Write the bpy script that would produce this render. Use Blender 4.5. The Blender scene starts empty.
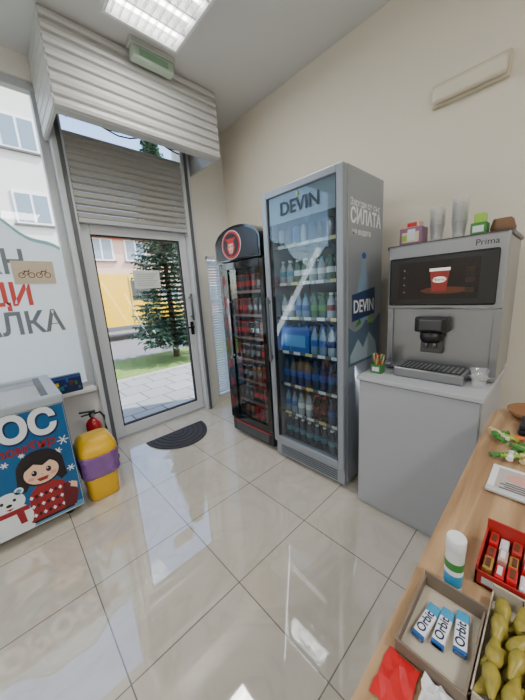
import bpy, bmesh, math, random
from mathutils import Vector, Matrix
random.seed(7)
pi = math.pi
scene = bpy.context.scene

# ------------------------------------------------------------ materials
def lin(c):
    out = []
    for v in c:
        v /= 255.0
        out.append(v/12.92 if v <= 0.04045 else ((v+0.055)/1.055)**2.4)
    return (out[0], out[1], out[2], 1)

MATS = {}
def M(name, col, rough=.5, metal=0, es=0, noise=0, nscale=6, alpha=1, trans=0, coat=0, bump=0):
    if name in MATS: return MATS[name]
    m = bpy.data.materials.new(name); m.use_nodes = True
    nt = m.node_tree; b = nt.nodes['Principled BSDF']
    L = lin(col)
    b.inputs['Base Color'].default_value = L
    b.inputs['Roughness'].default_value = rough
    b.inputs['Metallic'].default_value = metal
    b.inputs['Alpha'].default_value = alpha
    b.inputs['Transmission Weight'].default_value = trans
    b.inputs['Coat Weight'].default_value = coat
    if es:
        b.inputs['Emission Color'].default_value = L
        b.inputs['Emission Strength'].default_value = es
    if noise or bump:
        g = nt.nodes.new('ShaderNodeNewGeometry')
        n = nt.nodes.new('ShaderNodeTexNoise'); n.inputs['Scale'].default_value = nscale
        n.inputs['Detail'].default_value = 5
        nt.links.new(g.outputs['Position'], n.inputs['Vector'])
        if noise:
            r = nt.nodes.new('ShaderNodeMix'); r.data_type = 'RGBA'
            r.inputs[6].default_value = tuple(max(0, x*(1-noise)) for x in L[:3])+(1,)
            r.inputs[7].default_value = tuple(min(1, x*(1+noise)) for x in L[:3])+(1,)
            nt.links.new(n.outputs['Fac'], r.inputs[0])
            nt.links.new(r.outputs[2], b.inputs['Base Color'])
        if bump:
            bp = nt.nodes.new('ShaderNodeBump'); bp.inputs['Strength'].default_value = bump
            bp.inputs['Distance'].default_value = .01
            nt.links.new(n.outputs['Fac'], bp.inputs['Height'])
            nt.links.new(bp.outputs['Normal'], b.inputs['Normal'])
    MATS[name] = m
    return m

def glassmat(name, tint=(1, 1, 1, 1), ior=1.45):
    m = bpy.data.materials.new(name); m.use_nodes = True
    nt = m.node_tree; nt.nodes.clear()
    o = nt.nodes.new('ShaderNodeOutputMaterial')
    t = nt.nodes.new('ShaderNodeBsdfTransparent'); t.inputs[0].default_value = tint
    g = nt.nodes.new('ShaderNodeBsdfGlossy'); g.inputs['Roughness'].default_value = .02
    ge = nt.nodes.new('ShaderNodeNewGeometry')
    mr = nt.nodes.new('ShaderNodeMapRange')   # same reflectance on both faces of the thin pane
    mr.inputs['To Min'].default_value = ior; mr.inputs['To Max'].default_value = 1/ior
    nt.links.new(ge.outputs['Backfacing'], mr.inputs['Value'])
    f = nt.nodes.new('ShaderNodeFresnel'); nt.links.new(mr.outputs[0], f.inputs[0])
    x = nt.nodes.new('ShaderNodeMixShader')
    nt.links.new(f.outputs[0], x.inputs[0]); nt.links.new(t.outputs[0], x.inputs[1])
    nt.links.new(g.outputs[0], x.inputs[2]); nt.links.new(x.outputs[0], o.inputs[0])
    return m

def frostmat(name, col, fac, gloss=0):
    m = bpy.data.materials.new(name); m.use_nodes = True
    nt = m.node_tree; nt.nodes.clear()
    o = nt.nodes.new('ShaderNodeOutputMaterial')
    t = nt.nodes.new('ShaderNodeBsdfTransparent')
    d = nt.nodes.new('ShaderNodeBsdfDiffuse'); d.inputs[0].default_value = lin(col)
    if gloss:
        tr = nt.nodes.new('ShaderNodeBsdfGlossy'); tr.inputs['Roughness'].default_value = .1
    else:
        tr = nt.nodes.new('ShaderNodeBsdfTranslucent'); tr.inputs[0].default_value = lin(col)
    x0 = nt.nodes.new('ShaderNodeMixShader'); x0.inputs[0].default_value = .55
    x = nt.nodes.new('ShaderNodeMixShader'); x.inputs[0].default_value = fac
    nt.links.new(d.outputs[0], x0.inputs[1]); nt.links.new(tr.outputs[0], x0.inputs[2])
    nt.links.new(t.outputs[0], x.inputs[1]); nt.links.new(x0.outputs[0], x.inputs[2])
    nt.links.new(x.outputs[0], o.inputs[0])
    return m

GLASS = glassmat('clear_glass'); FGLASS = glassmat('fridge_glass', (.84, .88, .90, 1), 1.55)
PLASTIC_CLEAR = frostmat('clear_plastic_cup', (240, 243, 245), .36, 1)
FROST = frostmat('window_vinyl_film', (240, 244, 246), .8)

# ------------------------------------------------------------ mesh builder
class MB:
    def __init__(s): s.bm = bmesh.new(); s.mats = []
    def mi(s, m):
        if m not in s.mats: s.mats.append(m)
        return s.mats.index(m)
    def box(s, x0, x1, y0, y1, z0, z1, m, bev=0, seg=2, rot=None):
        r = bmesh.ops.create_cube(s.bm, size=1)
        vs = r['verts']; i = s.mi(m)
        for v in vs:
            v.co = Vector(((x0+x1)/2+v.co.x*(x1-x0), (y0+y1)/2+v.co.y*(y1-y0), (z0+z1)/2+v.co.z*(z1-z0)))
        if rot:
            c = Vector(((x0+x1)/2, (y0+y1)/2, (z0+z1)/2))
            R = Matrix.Rotation(rot[0], 3, rot[1])
            for v in vs: v.co = c+R@(v.co-c)
        fs = set(f for v in vs for f in v.link_faces)
        for f in fs: f.material_index = i
        if bev:
            es = list(set(e for v in vs for e in v.link_edges))
            q = bmesh.ops.bevel(s.bm, geom=es, offset=bev, segments=seg, affect='EDGES', profile=.5)
            for f in q['faces']: f.material_index = i
        return s
    def face(s, pts, m, smooth=False):
        vs = [s.bm.verts.new(p) for p in pts]
        f = s.bm.faces.new(vs); f.material_index = s.mi(m); f.smooth = smooth
        return f
    def rings(s, rings, m, caps=True, smooth=True):
        R = [[s.bm.verts.new(p) for p in r] for r in rings]
        n = len(R[0])
        for k in range(len(R)-1):
            mm = m[k] if isinstance(m, list) else m
            i = s.mi(mm)
            for j in range(n):
                f = s.bm.faces.new((R[k][j], R[k][(j+1) % n], R[k+1][(j+1) % n], R[k+1][j]))
                f.material_index = i; f.smooth = smooth
        if caps:
            m0 = m[0] if isinstance(m, list) else m; m1 = m[-1] if isinstance(m, list) else m
            f = s.bm.faces.new(R[0][::-1]); f.material_index = s.mi(m0)
            f = s.bm.faces.new(R[-1]); f.material_index = s.mi(m1)
    def lathe(s, c, prof, m, seg=16, axis='Z', caps=True):
        rr = []
        for r, h in prof:
            ring = []
            for k in range(seg):
                a = 2*pi*k/seg
                p = (r*math.cos(a), r*math.sin(a), h)
                if axis == 'X': p = (h, p[0], p[1])
                elif axis == 'Y': p = (p[1], h, p[0])
                ring.append(Vector(c)+Vector(p))
            rr.append(ring)
        s.rings(rr, m, caps)
    def cyl(s, p0, p1, r, m, seg=12, r1=None):
        p0 = Vector(p0); p1 = Vector(p1); d = (p1-p0).normalized()
        q = d.to_track_quat('Z', 'Y'); r1 = r if r1 is None else r1
        rr = []
        for p, rad in ((p0, r), (p1, r1)):
            rr.append([p+q@Vector((rad*math.cos(2*pi*k/seg), rad*math.sin(2*pi*k/seg), 0)) for k in range(seg)])
        s.rings(rr, m)
    def tube(s, pts, r, m, seg=8):
        pts = [Vector(p) for p in pts]; rr = []
        for i, p in enumerate(pts):
            a = pts[max(0, i-1)]; b = pts[min(len(pts)-1, i+1)]
            q = (b-a).normalized().to_track_quat('Z', 'Y')
            rr.append([p+q@Vector((r*math.cos(2*pi*k/seg), r*math.sin(2*pi*k/seg), 0)) for k in range(seg)])
        s.rings(rr, m)
    def loft(s, secs, m, n=32, pw=4, wob=0):
        rr = []
        for z, rx, ry, cx, cy in secs:
            ring = []
            for k in range(n):
                a = 2*pi*k/n; ca, sa = math.cos(a), math.sin(a)
                w = 1+(random.uniform(-wob, wob) if wob else 0)
                ring.append((cx+w*rx*math.copysign(abs(ca)**(2/pw), ca), cy+w*ry*math.copysign(abs(sa)**(2/pw), sa), z))
            rr.append(ring)
        s.rings(rr, m)
    def prism(s, pts, axis, lo, hi, m, smooth=False):
        def P(p, h):
            return {'X': (h, p[0], p[1]), 'Y': (p[0], h, p[1]), 'Z': (p[0], p[1], h)}[axis]
        s.rings([[P(p, lo) for p in pts], [P(p, hi) for p in pts]], m, smooth=smooth)
    def done(s, name, parent=None, loc=None):
        bmesh.ops.recalc_face_normals(s.bm, faces=s.bm.faces)
        co = [v.co for v in s.bm.verts]
        mn = [min(c[i] for c in co) for i in range(3)]; mx = [max(c[i] for c in co) for i in range(3)]
        L = Vector(loc) if loc else Vector(((mn[0]+mx[0])/2, (mn[1]+mx[1])/2, mn[2]))
        for v in s.bm.verts: v.co -= L
        me = bpy.data.meshes.new(name); s.bm.to_mesh(me); s.bm.free()
        for m in s.mats: me.materials.append(m)
        ob = bpy.data.objects.new(name, me); scene.collection.objects.link(ob)
        ob.location = L
        if parent: par(ob, parent)
        return ob

def par(ob, p):
    ob.parent = p
    ob.matrix_parent_inverse = Matrix.Translation(-Vector(p.location))

def empty(name, loc):
    e = bpy.data.objects.new(name, None); e.location = loc; e.empty_display_size = .1
    scene.collection.objects.link(e); return e

def text(name, body, loc, face, size, m, parent, align='LEFT', ext=.0008, xs=1, bold=0, roll=0):
    cu = bpy.data.curves.new(name, 'FONT'); cu.body = body; cu.size = size; cu.extrude = ext
    cu.align_x = align; cu.offset = bold
    cu.materials.append(m)
    ob = bpy.data.objects.new(name, cu); scene.collection.objects.link(ob)
    ob.location = loc
    ob.rotation_euler = {'-Y': (pi/2, 0, 0), '-X': (pi/2, 0, -pi/2), 'Z': (0, 0, roll)}[face]
    ob.scale = (xs, 1, 1)
    par(ob, parent); return ob

def ell(cx, cy, rx, ry, n=28, a0=0, a1=2*pi, close=True):
    k = n if close and abs(a1-a0-2*pi) < 1e-6 else n+1
    return [(cx+rx*math.cos(a0+(a1-a0)*i/n), cy+ry*math.sin(a0+(a1-a0)*i/n)) for i in range(k)]

# ------------------------------------------------------------ palette
WHITE = M('white_paint', (232, 231, 227), .55)
WALLM = M('wall_plaster_warm', (228, 221, 206), .7, noise=.03, nscale=2.5, bump=.05)
WALLN = M('wall_plaster_light', (229, 227, 220), .7, noise=.03, nscale=2.5)
CEIL = M('ceiling_paint', (218, 219, 219), .8, noise=.02, nscale=1.5)
ALU = M('aluminium_frame', (190, 194, 199), .35, .3)
ALUW = M('white_aluminium', (212, 216, 220), .4, .1)
SHUT = M('shutter_slat', (170, 169, 165), .45, .2)
HOUS = M('shutter_housing_white', (200, 201, 199), .4, .1)
DARK = M('dark_gap', (30, 30, 32), .7)
BLACK = M('black_plastic', (18, 18, 20), .35)
BLACKG = M('black_gloss', (10, 10, 12), .12, coat=.5)
GREY = M('fridge_grey_metal', (150, 157, 165), .32, .25)
GREYD = M('grey_dark', (95, 99, 104), .45, .2)
CAB = M('cabinet_grey_laminate', (168, 170, 175), .45, noise=.02, nscale=3)
STEEL = M('brushed_steel', (156, 158, 162), .3, .95, noise=.03, nscale=3)
STEELD = M('steel_dark', (92, 93, 95), .3, .85)
RED = M('red', (200, 24, 30), .4); REDD = M('dark_red', (110, 12, 18), .35)
BLUE = M('blue', (28, 84, 160), .4); NAVY = M('navy', (18, 36, 84), .4)
TEAL = M('teal', (50, 130, 145), .4); GREEN = M('green', (60, 130, 55), .45)
LGREEN = M('light_green', (150, 195, 70), .45)
YEL = M('yellow', (240, 200, 30), .4); ORANGE = M('orange', (220, 112, 30), .4)
PURPLE = M('purple_bag', (134, 92, 158), .35, noise=.25, nscale=26, bump=.6)
WPL = M('white_plastic', (236, 238, 240), .35)
BROWN = M('brown', (96, 56, 30), .5); SKIN = M('print_skin', (240, 200, 170), .6)
LABELW = M('label_white', (215, 222, 226), .4)
LOUV = M('louvre_aluminium', (210, 212, 214), .25, .6)

# ------------------------------------------------------------ room
XE, YN, ZC = 2.27, 2.94, 3.22
XW, YS = -2.6, -2.6
fm = bpy.data.materials.new('polished_cream_tiles'); fm.use_nodes = True
nt = fm.node_tree; b = nt.nodes['Principled BSDF']
g = nt.nodes.new('ShaderNodeNewGeometry')
mp = nt.nodes.new('ShaderNodeMapping'); mp.inputs['Location'].default_value = (-.105+5.15, -.43+5.15, 0)
nt.links.new(g.outputs['Position'], mp.inputs['Vector'])
br = nt.nodes.new('ShaderNodeTexBrick'); br.offset = 0; br.squash = 1
br.inputs['Scale'].default_value = 1; br.inputs['Brick Width'].default_value = .515
br.inputs['Row Height'].default_value = .515; br.inputs['Mortar Size'].default_value = .0026
br.inputs['Mortar Smooth'].default_value = .1
br.inputs['Color1'].default_value = lin((216, 208, 194)); br.inputs['Color2'].default_value = lin((210, 202, 187))
br.inputs['Mortar'].default_value = lin((124, 117, 106))
nt.links.new(mp.outputs[0], br.inputs['Vector'])
nz = nt.nodes.new('ShaderNodeTexNoise'); nz.inputs['Scale'].default_value = 2.2; nz.inputs['Detail'].default_value = 7
nz.inputs['Distortion'].default_value = 2.2
nt.links.new(g.outputs['Position'], nz.inputs['Vector'])
rp = nt.nodes.new('ShaderNodeValToRGB')
rp.color_ramp.elements[0].position = .42; rp.color_ramp.elements[0].color = (1, 1, 1, 1)
rp.color_ramp.elements[1].position = .58; rp.color_ramp.elements[1].color = (1, 1, 1, 1)
e = rp.color_ramp.elements.new(.5); e.color = (.93, .91, .88, 1)
nt.links.new(nz.outputs['Fac'], rp.inputs[0])
mx = nt.nodes.new('ShaderNodeMix'); mx.data_type = 'RGBA'; mx.blend_type = 'MULTIPLY'; mx.inputs[0].default_value = 1
nt.links.new(br.outputs['Color'], mx.inputs[6]); nt.links.new(rp.outputs[0], mx.inputs[7])
nt.links.new(mx.outputs[2], b.inputs['Base Color'])
b.inputs['Roughness'].default_value = .03; b.inputs['IOR'].default_value = 2.5
bm_ = nt.nodes.new('ShaderNodeBump'); bm_.inputs['Strength'].default_value = .25; bm_.inputs['Distance'].default_value = .002
bm_.invert = True
nt.links.new(br.outputs['Fac'], bm_.inputs['Height']); nt.links.new(bm_.outputs[0], b.inputs['Normal'])

o = MB(); o.box(XW, XE, YS, YN+.22, -.1, 0, fm); o.done('floor')
o = MB(); o.box(XW-.2, XE+.2, YS-.2, YN+.22, ZC, ZC+.15, CEIL); o.done('ceiling')
o = MB(); o.box(XE, XE+.2, YS-.2, YN+.22, -.1, ZC, WALLM); o.done('wall_east')
o = MB(); o.box(XW-.2, XW, YS-.2, YN+.22, -.1, ZC, WALLN); o.done('wall_west')
o = MB(); o.box(XW, XE, YS-.2, YS, -.1, ZC, WALLN); o.done('wall_south')
o = MB()
W0, W1 = YN, YN+.2
o.box(XW, -1.7, W0, W1, 0, ZC, WALLN)
o.box(-1.7, .56, W0, W1, 0, .62, WALLN)
o.box(-1.7, .56, W0, W1, 3.06, ZC, WALLN)
o.box(.56, 1.78, W0, W1, 3.0, ZC, WALLN)
o.box(1.78, 1.90, W0, W1, 0, ZC, WALLN)
o.box(1.90, 2.17, W0, W1, 1.84, ZC, WALLN)
o.box(1.90, 2.17, W0, W1, 0, .08, WALLN)
o.box(2.17, XE, W0, W1, 0, ZC, WALLN)
o.done('wall_north')
o = MB(); o.box(-1.7, .54, 2.86, YN+.03, .60, .635, WHITE, .006); o.done('trim_window_sill')

# display window
o = MB()
for x0, x1, z0, z1 in ((-1.7, .56, .62, .68), (-1.7, .56, 3.0, 3.06), (-1.7, -1.64, .68, 3.0), (.50, .56, .68, 3.0)):
    o.box(x0, x1, YN+.02, YN+.09, z0, z1, ALU, .004)
win = o.done('window_1')
o = MB(); o.box(-1.64, .50, YN+.05, YN+.056, .68, 3.0, GLASS); o.done('glass_pane', win)
pts = [(-1.6, .69), (.495, .69)]
N = 60
for i in range(N+1):
    x = .495-(2.095)*i/N
    zz = 1.95+.16*math.sin((x+.28)*4.2+.6)+.03*math.sin(x*17)
    pts.append((x, zz))
o = MB(); o.prism(pts, 'Y', YN+.040, YN+.042, FROST); o.done('vinyl_film', win)
top = pts[2:]
o = MB()
for i in range(len(top)-1):
    a, c = top[i], top[i+1]
    o.face([(a[0], YN+.038, a[1]), (c[0], YN+.038, c[1]), (c[0], YN+.038, c[1]-.03), (a[0], YN+.038, a[1]-.03)], M('vinyl_teal', (150, 205, 212), .5))
o.done('vinyl_edge', win)
LG = M('vinyl_grey_letters', (118, 128, 134), .5); LR = M('vinyl_red_letters', (212, 76, 70), .5)
text('letters_top', 'КН', (.25, YN+.034, 1.655), '-Y', .25, LG, win, 'RIGHT', bold=.005, xs=.85)
text('letters_mid', 'АКЦИ', (.25, YN+.034, 1.41), '-Y', .24, LR, win, 'RIGHT', bold=.006, xs=.85)
text('letters_low', 'АЛКА', (-.13, YN+.034, 1.18), '-Y', .24, LG, win, 'LEFT', bold=.006, xs=.82)
o = MB(); o.box(.15, .42, YN+.026, YN+.030, 1.57, 1.75, M('card_beige', (206, 192, 168), .7))
for cx in (.205, .265, .315, .37):
    for k in range(14):
        a0, a1 = 2*pi*k/14, 2*pi*(k+1)/14
        o.face([(cx+.022*math.cos(a0), YN+.024, 1.64+.022*math.sin(a0)), (cx+.022*math.cos(a1), YN+.024, 1.64+.022*math.sin(a1)),
                (cx+.017*math.cos(a1), YN+.024, 1.64+.017*math.sin(a1)), (cx+.017*math.cos(a0), YN+.024, 1.64+.017*math.sin(a0))], BROWN)
for q in (.205, .315):
    o.face([(q, YN+.0235, 1.64), (q+.006, YN+.0235, 1.64), (q+.03, YN+.0235, 1.675), (q+.024, YN+.0235, 1.675)], BROWN)
    o.face([(q+.012, YN+.0235, 1.668), (q+.05, YN+.0235, 1.668), (q+.05, YN+.0235, 1.674), (q+.012, YN+.0235, 1.674)], BROWN)
    o.face([(q+.03, YN+.0235, 1.64), (q+.034, YN+.0235, 1.64), (q+.055, YN+.0235, 1.685), (q+.05, YN+.0235, 1.685)], BROWN)
o.done('bicycle_poster', win)

# door frame + guide rails
o = MB()
o.box(.56, .65, YN-.06, YN+.12, 0, 3.0, ALUW, .006)
o.box(.60, .63, YN-.075, YN-.055, 0, 2.95, GREYD)
o.box(1.68, 1.78, YN-.06, YN+.12, 0, 3.0, ALUW, .006)
o.box(1.71, 1.74, YN-.075, YN-.055, 0, 2.95, GREYD)
o.box(.65, 1.68, YN-.0, YN+.1, 2.08, 2.15, ALUW, .005)
o.box(.65, 1.68, YN+.0, YN+.1, 2.94, 3.0, ALUW)
o.box(.65, 1.68, YN+.0, YN+.14, 0, .02, ALU)
o.done('trim_door_frame')
o = MB(); o.box(.65, 1.68, YN+.05, YN+.056, 2.15, 2.94, GLASS); o.done('window_3')
dr = empty('door_1', (1.16, YN+.03, 0.02))
o = MB()
y0, y1 = YN+.01, YN+.065
o.box(.655, .735, y0, y1, .022, 2.075, ALUW, .006)
o.box(1.595, 1.675, y0, y1, .022, 2.075, ALUW, .006)
o.box(.735, 1.595, y0, y1, .022, .13, ALUW, .006)
o.box(.735, 1.595, y0, y1, 1.99, 2.075, ALUW, .006)
for x0, x1, z0, z1 in ((.735, .747, .13, 1.99), (1.583, 1.595, .13, 1.99), (.735, 1.595, .13, .142), (.735, 1.595, 1.978, 1.99)):
    o.box(x0, x1, y0+.008, y1-.008, z0, z1, DARK)
o.done('leaf_frame', dr)
o = MB(); o.box(.745, 1.585, YN+.034, YN+.04, .14, 1.98, GLASS); o.done('leaf_glass', dr)
o = MB()
o.cyl((1.635, YN-.045, 1.12), (1.635, YN-.045, 1.42), .012, GREYD)
o.cyl((1.635, YN-.045, 1.16), (1.635, YN+.01, 1.16), .009, GREYD); o.cyl((1.635, YN-.045, 1.38), (1.635, YN+.01, 1.38), .009, GREYD)
o.box(1.615, 1.655, YN-.002, YN+.01, .95, 1.10, BLACK, .003)
o.cyl((1.635, YN-.03, 1.04), (1.635, YN, 1.04), .011, BLACK)
o.box(1.56, 1.645, YN-.036, YN-.024, 1.03, 1.05, BLACK, .003)
o.done('door_handle', dr)
o = MB(); o.box(1.06, 1.33, YN+.028, YN+.032, 1.50, 1.68, M('paper', (222, 226, 226), .7))
for k in range(6): o.box(1.09, 1.30-.02*(k % 3), YN+.0265, YN+.028, 1.64-.022*k, 1.644-.022*k, M('print_grey', (140, 144, 148), .6))
o.done('notice_paper', dr)
o = MB()
for x0, x1, z0, z1 in ((1.90, 1.925, .08, 1.84), (2.145, 2.17, .08, 1.84), (1.90, 2.17, .08, .11), (1.90, 2.17, 1.81, 1.84)):
    o.box(x0, x1, YN+.0, YN+.06, z0, z1, ALUW)
w2 = o.done('window_2')
o = MB(); o.box(1.925, 2.145, YN+.04, YN+.045, .11, 1.81, GLASS); o.done('glass_pane', w2)
o = MB()
SL = frostmat('blind_slat', (205, 220, 232), .9)
k = 0
while .13+k*.032 < 1.79:
    z = .13+k*.032; o.box(1.93, 2.14, YN+.012, YN+.016, z, z+.026, SL, rot=None); k += 1
o.done('blind_slats', w2)

# shutter curtain
o = MB()
z = 2.10
while z < 2.76:
    o.prism([(YN-.035, z), (YN-.050, z+.012), (YN-.050, z+.040), (YN-.035, z+.052), (YN-.025, z+.052), (YN-.025, z)], 'X', .655, 1.675, SHUT)
    z += .056
o.box(.655, 1.675, YN-.055, YN-.02, 2.07, 2.105, ALU, .004)
o.done('roller_shutter')
hs = empty('shutter_housing', (1.17, 2.65, 2.67))
HB = 2.665
o = MB()
o.box(.53, 1.83, 2.42, 2.44, HB, ZC-.003, HOUS)
z = HB
while z < ZC-.03:
    zt = min(z+.06, ZC-.005)
    o.prism([(2.42, z+.003), (2.400, z+.010), (2.394, (z+zt)/2), (2.400, zt-.010), (2.42, zt-.003)], 'X', .53, 1.83, HOUS)
    z += .069
o.box(.53, .55, 2.44, YN-.001, HB, ZC-.003, HOUS); o.box(1.81, 1.83, 2.44, YN-.001, HB, ZC-.003, HOUS)
for k in range(7):
    zz = HB+.01+k*.076
    o.box(.522, .532, 2.41, YN-.02, zz, zz+.066, HOUS, .003)
    o.box(1.828, 1.838, 2.41, YN-.02, zz, zz+.066, HOUS, .003)
o.box(.55, 1.81, 2.44, 2.50, HB, HB+.015, HOUS, .003)
o.done('housing_box', hs)
o = MB()
o.cyl((.55, 2.68, 3.0), (1.81, 2.68, 3.0), .15, M('shutter_roll', (120, 118, 112), .5), 28)
o.done('shutter_roll', hs)
o = MB()
for j in range(3):
    pts = [(.68+i*.097, YN-.1-.01*j, 2.84+.03*math.sin(i*1.1+j)+.02*j) for i in range(11)]
    o.tube(pts, .006, DARK, 6)
o.done('shutter_cables', hs)
o = MB(); o.box(1.05, 1.37, 2.29, 2.36, 3.10, 3.185, M('exit_diffuser', (178, 196, 180), .3), .012)
o.box(1.04, 1.38, 2.28, 2.37, 3.18, ZC, M('exit_body', (190, 196, 190), .4), .006)
o.box(1.10, 1.32, 2.287, 2.29, 3.12, 3.165, M('exit_green', (136, 172, 142), .4))
o.done('exit_sign')

# ------------------------------------------------------------ ceiling luminaires (visible fixture, plus unseen ones added as fill)
TUBE = M('fluorescent_tube', (255, 252, 246), .3, es=14)
def luminaire(cx, cy, power, hx=.31, h=.31):
    e = empty('ceiling_or_fill_light', (cx, cy, ZC-.09))
    o = MB(); z0 = ZC-.09
    o.box(cx-hx, cx+hx, cy-h, cy-h+.018, z0, ZC, WPL); o.box(cx-hx, cx+hx, cy+h-.018, cy+h, z0, ZC, WPL)
    o.box(cx-hx, cx-hx+.018, cy-h+.018, cy+h-.018, z0, ZC, WPL); o.box(cx+hx-.018, cx+hx, cy-h+.018, cy+h-.018, z0, ZC, WPL)
    o.box(cx-hx, cx+hx, cy-h, cy+h, ZC-.012, ZC-.001, WPL)
    o.done('fixture_frame', e)
    o = MB()
    for k in range(4):
        yy = cy-.225+k*.15
        o.cyl((cx-hx+.03, yy, ZC-.045), (cx+hx-.03, yy, ZC-.045), .011, TUBE)
    o.done('tubes', e)
    o = MB()
    for k in range(1, 4):
        yy = cy-.3+k*.15
        o.box(cx-hx+.02, cx+hx-.02, yy-.004, yy+.004, z0+.005, ZC-.03, LOUV)
    n = int(hx*2/.05)
    for k in range(1, n):
        xx = cx-hx+k*.05
        o.box(xx-.0015, xx+.0015, cy-.29, cy+.29, z0+.008, z0+.035, LOUV)
    o.done('louvre', e)
    la = bpy.data.lights.new('lamp_glow', 'AREA'); la.shape = 'RECTANGLE'; la.size = hx*1.8; la.size_y = .56; la.energy = power
    la.color = (1, .98, .95)
    lo = bpy.data.objects.new('lamp_glow', la); scene.collection.objects.link(lo)
    lo.location = (cx, cy, z0-.004); par(lo, e)
luminaire(1.06, 1.82, 13, .25)
luminaire(.7, -1.5, 29)  # unseen fixture behind the camera, added as interior fill
luminaire(-1.4, 1.2, 29)  # out of view to the left, added to brighten the room
luminaire(-1.4, -1.4, 29)  # another added fill fixture, out of view

# wall emergency lamp
o = MB()
CRE = M('cream_plastic', (206, 198, 178), .4)
o.box(XE-.03, XE, .32, .70, 2.455, 2.585, CRE, .012, 3)
o.box(XE-.075, XE-.028, .33, .69, 2.465, 2.555, M('cream_diffuser', (222, 215, 196), .3), .022, 4)
o.done('emergency_wall_lamp')

# ------------------------------------------------------------ bottles
def bottle(o, x, y, z, r, h, body, label, cap, seg=12):
    o.lathe((x, y, z), [(r*.9, 0), (r, h*.04), (r, h*.30), (r*1.02, h*.31), (r*1.02, h*.52), (r, h*.53), (r*.93, h*.64), (r*.40, h*.86), (r*.38, h*.92), (r*.46, h*.925), (r*.46, h)],
            [body, body, body, label, label, body, body, body, cap, cap], seg)
def can(o, x, y, z, r, h, body, lid, seg=12):
    o.lathe((x, y, z), [(r*.8, 0), (r, h*.05), (r, h*.5), (r, h*.93), (r*.84, h)], [lid, body, body, lid], seg)
WATER = M('bottle_water_blue', (118, 148, 172), .1); WATERD = M('bottle_dark', (52, 72, 98), .12)
PGREEN = M('bottle_green', (60, 104, 76), .12); COLA = M('bottle_cola', (44, 24, 20), .12)
SILV = M('can_silver', (150, 156, 162), .25, .7)
CLEARB = M('bottle_clear', (152, 166, 174), .1)

# ------------------------------------------------------------ big drinks fridge
fx0, fx1, fy0, fy1, fz = 1.52, 2.04, .90, 1.555, 2.07
fr = empty('beverage_refrigerator', ((fx0+fx1)/2, (fy0+fy1)/2, 0))
INN = M('fridge_inner', (74, 82, 92), .5)
o = MB()
o.box(fx0+.05, fx1, fy0, fy0+.035, .03, fz, GREY, .006)
o.box(fx0+.05, fx1, fy1-.035, fy1, .03, fz, GREY, .006)
o.box(fx0+.05, fx1, fy0+.035, fy1-.035, fz-.05, fz, GREY)
o.box(fx1-.03, fx1, fy0+.035, fy1-.035, .03, fz-.05, INN)
o.box(fx0+.05, fx1-.03, fy0+.035, fy1-.035, .14, .19, INN)
o.box(fx0+.05, fx1, fy0+.03, fy1-.03, .03, .14, GREYD)
for y in (fy0+.07, fy1-.07):
    for x in (fx0+.1, fx1-.08): o.cyl((x, y, 0), (x, y, .035), .022, BLACK)
o.box(fx0+.02, fx0+.052, fy0+.005, fy1-.005, .03, .15, GREY, .006)
for k in range(5): o.box(fx0+.016, fx0+.022, fy0+.06, fy1-.06, .05+k*.017, .057+k*.017, GREYD)
o.done('cabinet_body', fr)
o = MB()
dx0, dx1 = fx0, fx0+.045
o.box(dx0, dx1, fy0, fy0+.045, .155, fz-.003, GREY, .006)
o.box(dx0, dx1, fy1-.045, fy1, .155, fz-.003, GREY, .006)
o.box(dx0, dx1, fy0+.045, fy1-.045, .155, .21, GREY, .004)
o.box(dx0, dx1, fy0+.045, fy1-.045, fz-.045, fz-.003, GREY, .004)
o.box(dx0+.012, dx1-.005, fy0+.04, fy0+.055, .2, fz-.045, BLACK); o.box(dx0+.012, dx1-.005, fy1-.055, fy1-.04, .2, fz-.045, BLACK)
o.box(dx0-.03, dx0-.015, fy1-.04, fy1-.02, .85, 1.35, GREYD, .004)
o.box(dx0-.02, dx0+.003, fy1-.038, fy1-.022, .87, .90, GREYD); o.box(dx0-.02, dx0+.003, fy1-.038, fy1-.022, 1.30, 1.33, GREYD)
o.done('door_frame', fr)
o = MB(); o.box(dx0+.015, dx0+.02, fy0+.045, fy1-.045, .21, fz-.045, FGLASS); o.done('door_glass', fr)
hd = M('header_film', (140, 156, 166), .35)
o = MB(); o.box(dx0+.022, dx0+.026, fy0+.045, fy1-.045, 1.85, fz-.045, hd)
o.box(dx0+.05, fx1-.04, fy0+.036, fy0+.04, .2, 1.8, INN)
o.done('header_panel', fr)
text('header_brand', 'DEVIN', (dx0+.013, (fy0+fy1)/2, 1.893), '-X', .115, M('header_letters', (26, 46, 58), .4), fr, 'CENTER', bold=.002, xs=1)
o = MB(); o.prism([(c[0], c[1]) for c in ell((fy0+fy1)/2+.01, 1.998, .009, .014, 12)], 'X', dx0+.012, dx0+.0135, LGREEN); o.done('header_leaf', fr)
shz = [.19, .42, .66, .925, 1.19, 1.44, 1.70]
o = MB()
for z in shz[1:]:
    for k in range(5): o.box(fx0+.08+k*.09, fx0+.086+k*.09, fy0+.04, fy1-.04, z-.006, z, SILV)
    o.box(fx0+.067, fx0+.072, fy0+.04, fy1-.04, z-.014, z+.008, SILV)
    for j in range(5): o.box(fx0+.063, fx0+.067, fy0+.07+j*.11, fy0+.13+j*.11, z-.014, z+.008, [LABELW, LABELW, M('tag_yellow', (210, 200, 130), .5)][(j+int(z*10)) % 3])
    for k in range(22): o.box(fx0+.07, fx1-.05, fy0+.05+k*.026, fy0+.052+k*.026, z-.004, z-.001, SILV)
o.done('shelves', fr)
o = MB()
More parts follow.
